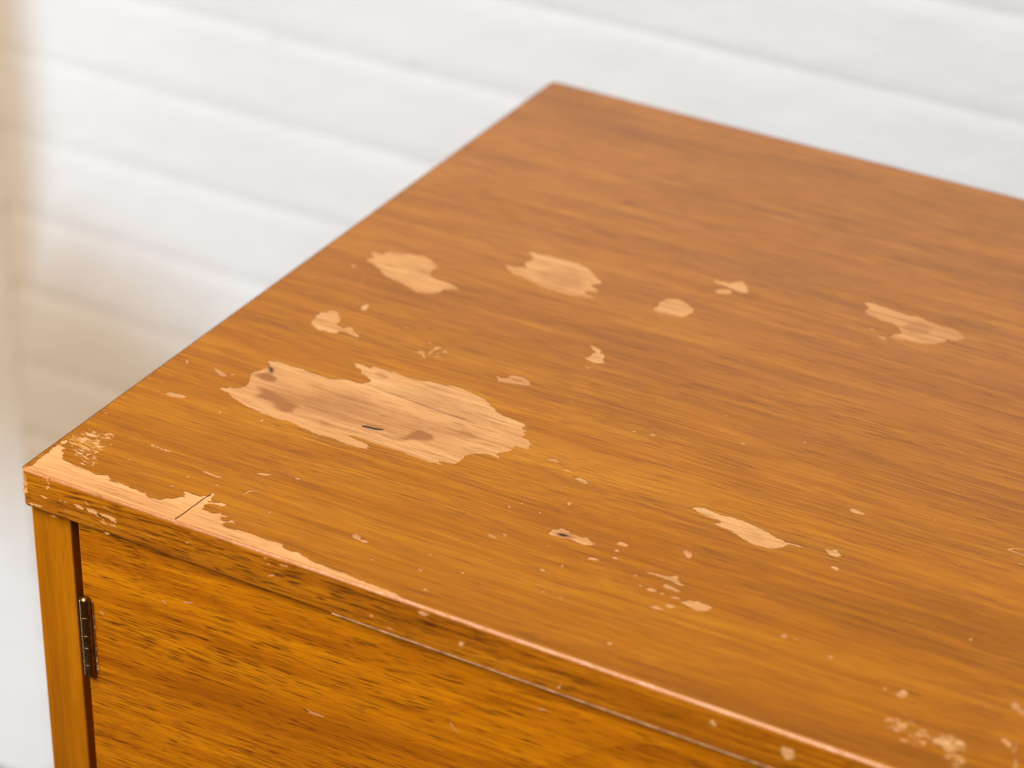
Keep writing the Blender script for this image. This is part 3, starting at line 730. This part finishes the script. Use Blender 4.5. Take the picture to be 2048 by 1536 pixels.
# thin pale line along the lower front edge of the top
bm = bmesh.new(); prev = None
rg = random.Random(8)
for i in range(60):
    t = i / 59; x = 0.158 + t * 0.50; h = 0.00005 + 0.00006 * min(1, t * 6) + rg.uniform(-.00004, .00007)
    z = H - TOP_THICK + 0.0004 + rg.uniform(-.00006, .00006)
    cur = [bm.verts.new(p) for p in ((x, -0.0002, z + h), (x, -0.0002, z - h), (x, 0.002, z - h), (x, 0.002, z + h))]
    if prev:
        for a in range(4): bm.faces.new((prev[a], prev[(a + 1) % 4], cur[(a + 1) % 4], cur[a]))
    else: bm.faces.new(cur)
    prev = cur
bm.faces.new(prev); bmesh.ops.recalc_face_normals(bm, faces=bm.faces[:])
mesh_obj('pale_edge_strip', bm, [pale_line], top)

# carcass
ZT = H - TOP_THICK
LEG = 0.18
side = box('side_panel', (0.0013, 0.004, LEG), (0.0222, 0.450, ZT - 0.0002), [stile_mat], cab, 0.0007)
o2 = box('side_panel', (TOP_LEN - 0.0222, 0.004, LEG), (TOP_LEN - 0.0013, 0.450, ZT - 0.0002), [stile_mat], cab, 0.0007)
box('back_panel', (0.0223, 0.440, LEG), (TOP_LEN - 0.0223, 0.449, ZT - 0.0003), [inner_mat], cab, 0)
box('bottom_panel', (0.0223, 0.026, LEG), (TOP_LEN - 0.0223, 0.4395, LEG + 0.018), [inner_mat], cab, 0)
box('door_stop', (0.0224, 0.0225, LEG + 0.02), (0.034, 0.034, ZT - 0.0004), [inner_mat], cab, 0)
door = box('door', (0.0272, 0.0030, LEG + 0.004), (0.5985, 0.0215, ZT - 0.0006), [door_mat], cab, 0.0006)
box('door', (0.6015, 0.0030, LEG + 0.004), (1.1728, 0.0215, ZT - 0.0006), [door_mat], cab, 0.0006)
chip_sheet('lacquer_chips', DOOR_CHIPS, 0.0030, door, bare_mat, 500)
for x, y in ((0.06, 0.06), (TOP_LEN - 0.06, 0.06), (0.06, 0.40), (TOP_LEN - 0.06, 0.40)):
    lathe('leg', [(0.011, 0.0), (0.013, 0.004), (0.021, LEG - 0.004), (0.021, LEG)], (x, y, 0), [stile_mat], cab, 20)

def hinge(z_top, z_bot):
    cx, cy, r = 0.0290, 0.0017, 0.0026
    h = box('hinge', (0.0250, 0.0045, z_bot + 0.0005), (0.0270, 0.0205, z_top - 0.003), [brass_mat], cab, 0.0002)
    L = z_top - z_bot
    cuts = [0.0, 0.155, 0.375, 0.530, 0.760, 1.0]
    for a, b in zip(cuts, cuts[1:]):
        lo, hi = z_bot + a * L, z_bot + b * L; e = 0.00009
        if b == 1.0:
            prof = [(r - .0001, lo + e), (r, lo + 2 * e), (r, lo + 3 * e), (r, hi - 0.0026), (r, hi - 0.0024)] + [(r * math.cos(t), hi - 0.0024 + 0.0024 * math.sin(t)) for t in (0.3, 0.6, 0.9, 1.2, 1.5)]
        else:
            prof = [(r - .0001, lo + e), (r, lo + 2 * e), (r, lo + 3 * e), (r, hi - 3 * e), (r, hi - 2 * e), (r - .0001, hi - e)]
        lathe('knuckle', prof, (cx, cy, 0), [brass_mat], h, 24)
    lathe('pin', [(r - .0006, z_bot + .0006), (r - .0006, z_top - .003)], (cx, cy, 0), [gash_mat], h, 16)
    # leaf let into the face of the door, its mortise edge chipped
    box('leaf', (cx, 0.0026, z_bot + 0.0008), (cx + 0.0034, 0.0032, z_top - 0.0028), [gash_mat], h, 0.0001)
    rg = random.Random(int(z_top * 1000)); q = []
    z = z_top - 0.001
    while z > z_bot + 0.0005:
        ln = rg.uniform(0.0006, 0.0042); w = rg.uniform(0.00012, 0.0005); x = cx + 0.0035
        if rg.random() < 0.75: q.append([(x, z - H), (x + w, z - H - ln * .2), (x + w * .8, z - H - ln * .8), (x, z - H - ln)])
        z -= ln + rg.uniform(0.0003, 0.003)
    chip_sheet('mortise_chips', q, 0.0026, h, bare_pale, 700)
    return h
hinge(H - 0.0572, H - 0.0985)
hinge(LEG + 0.10, LEG + 0.0587)
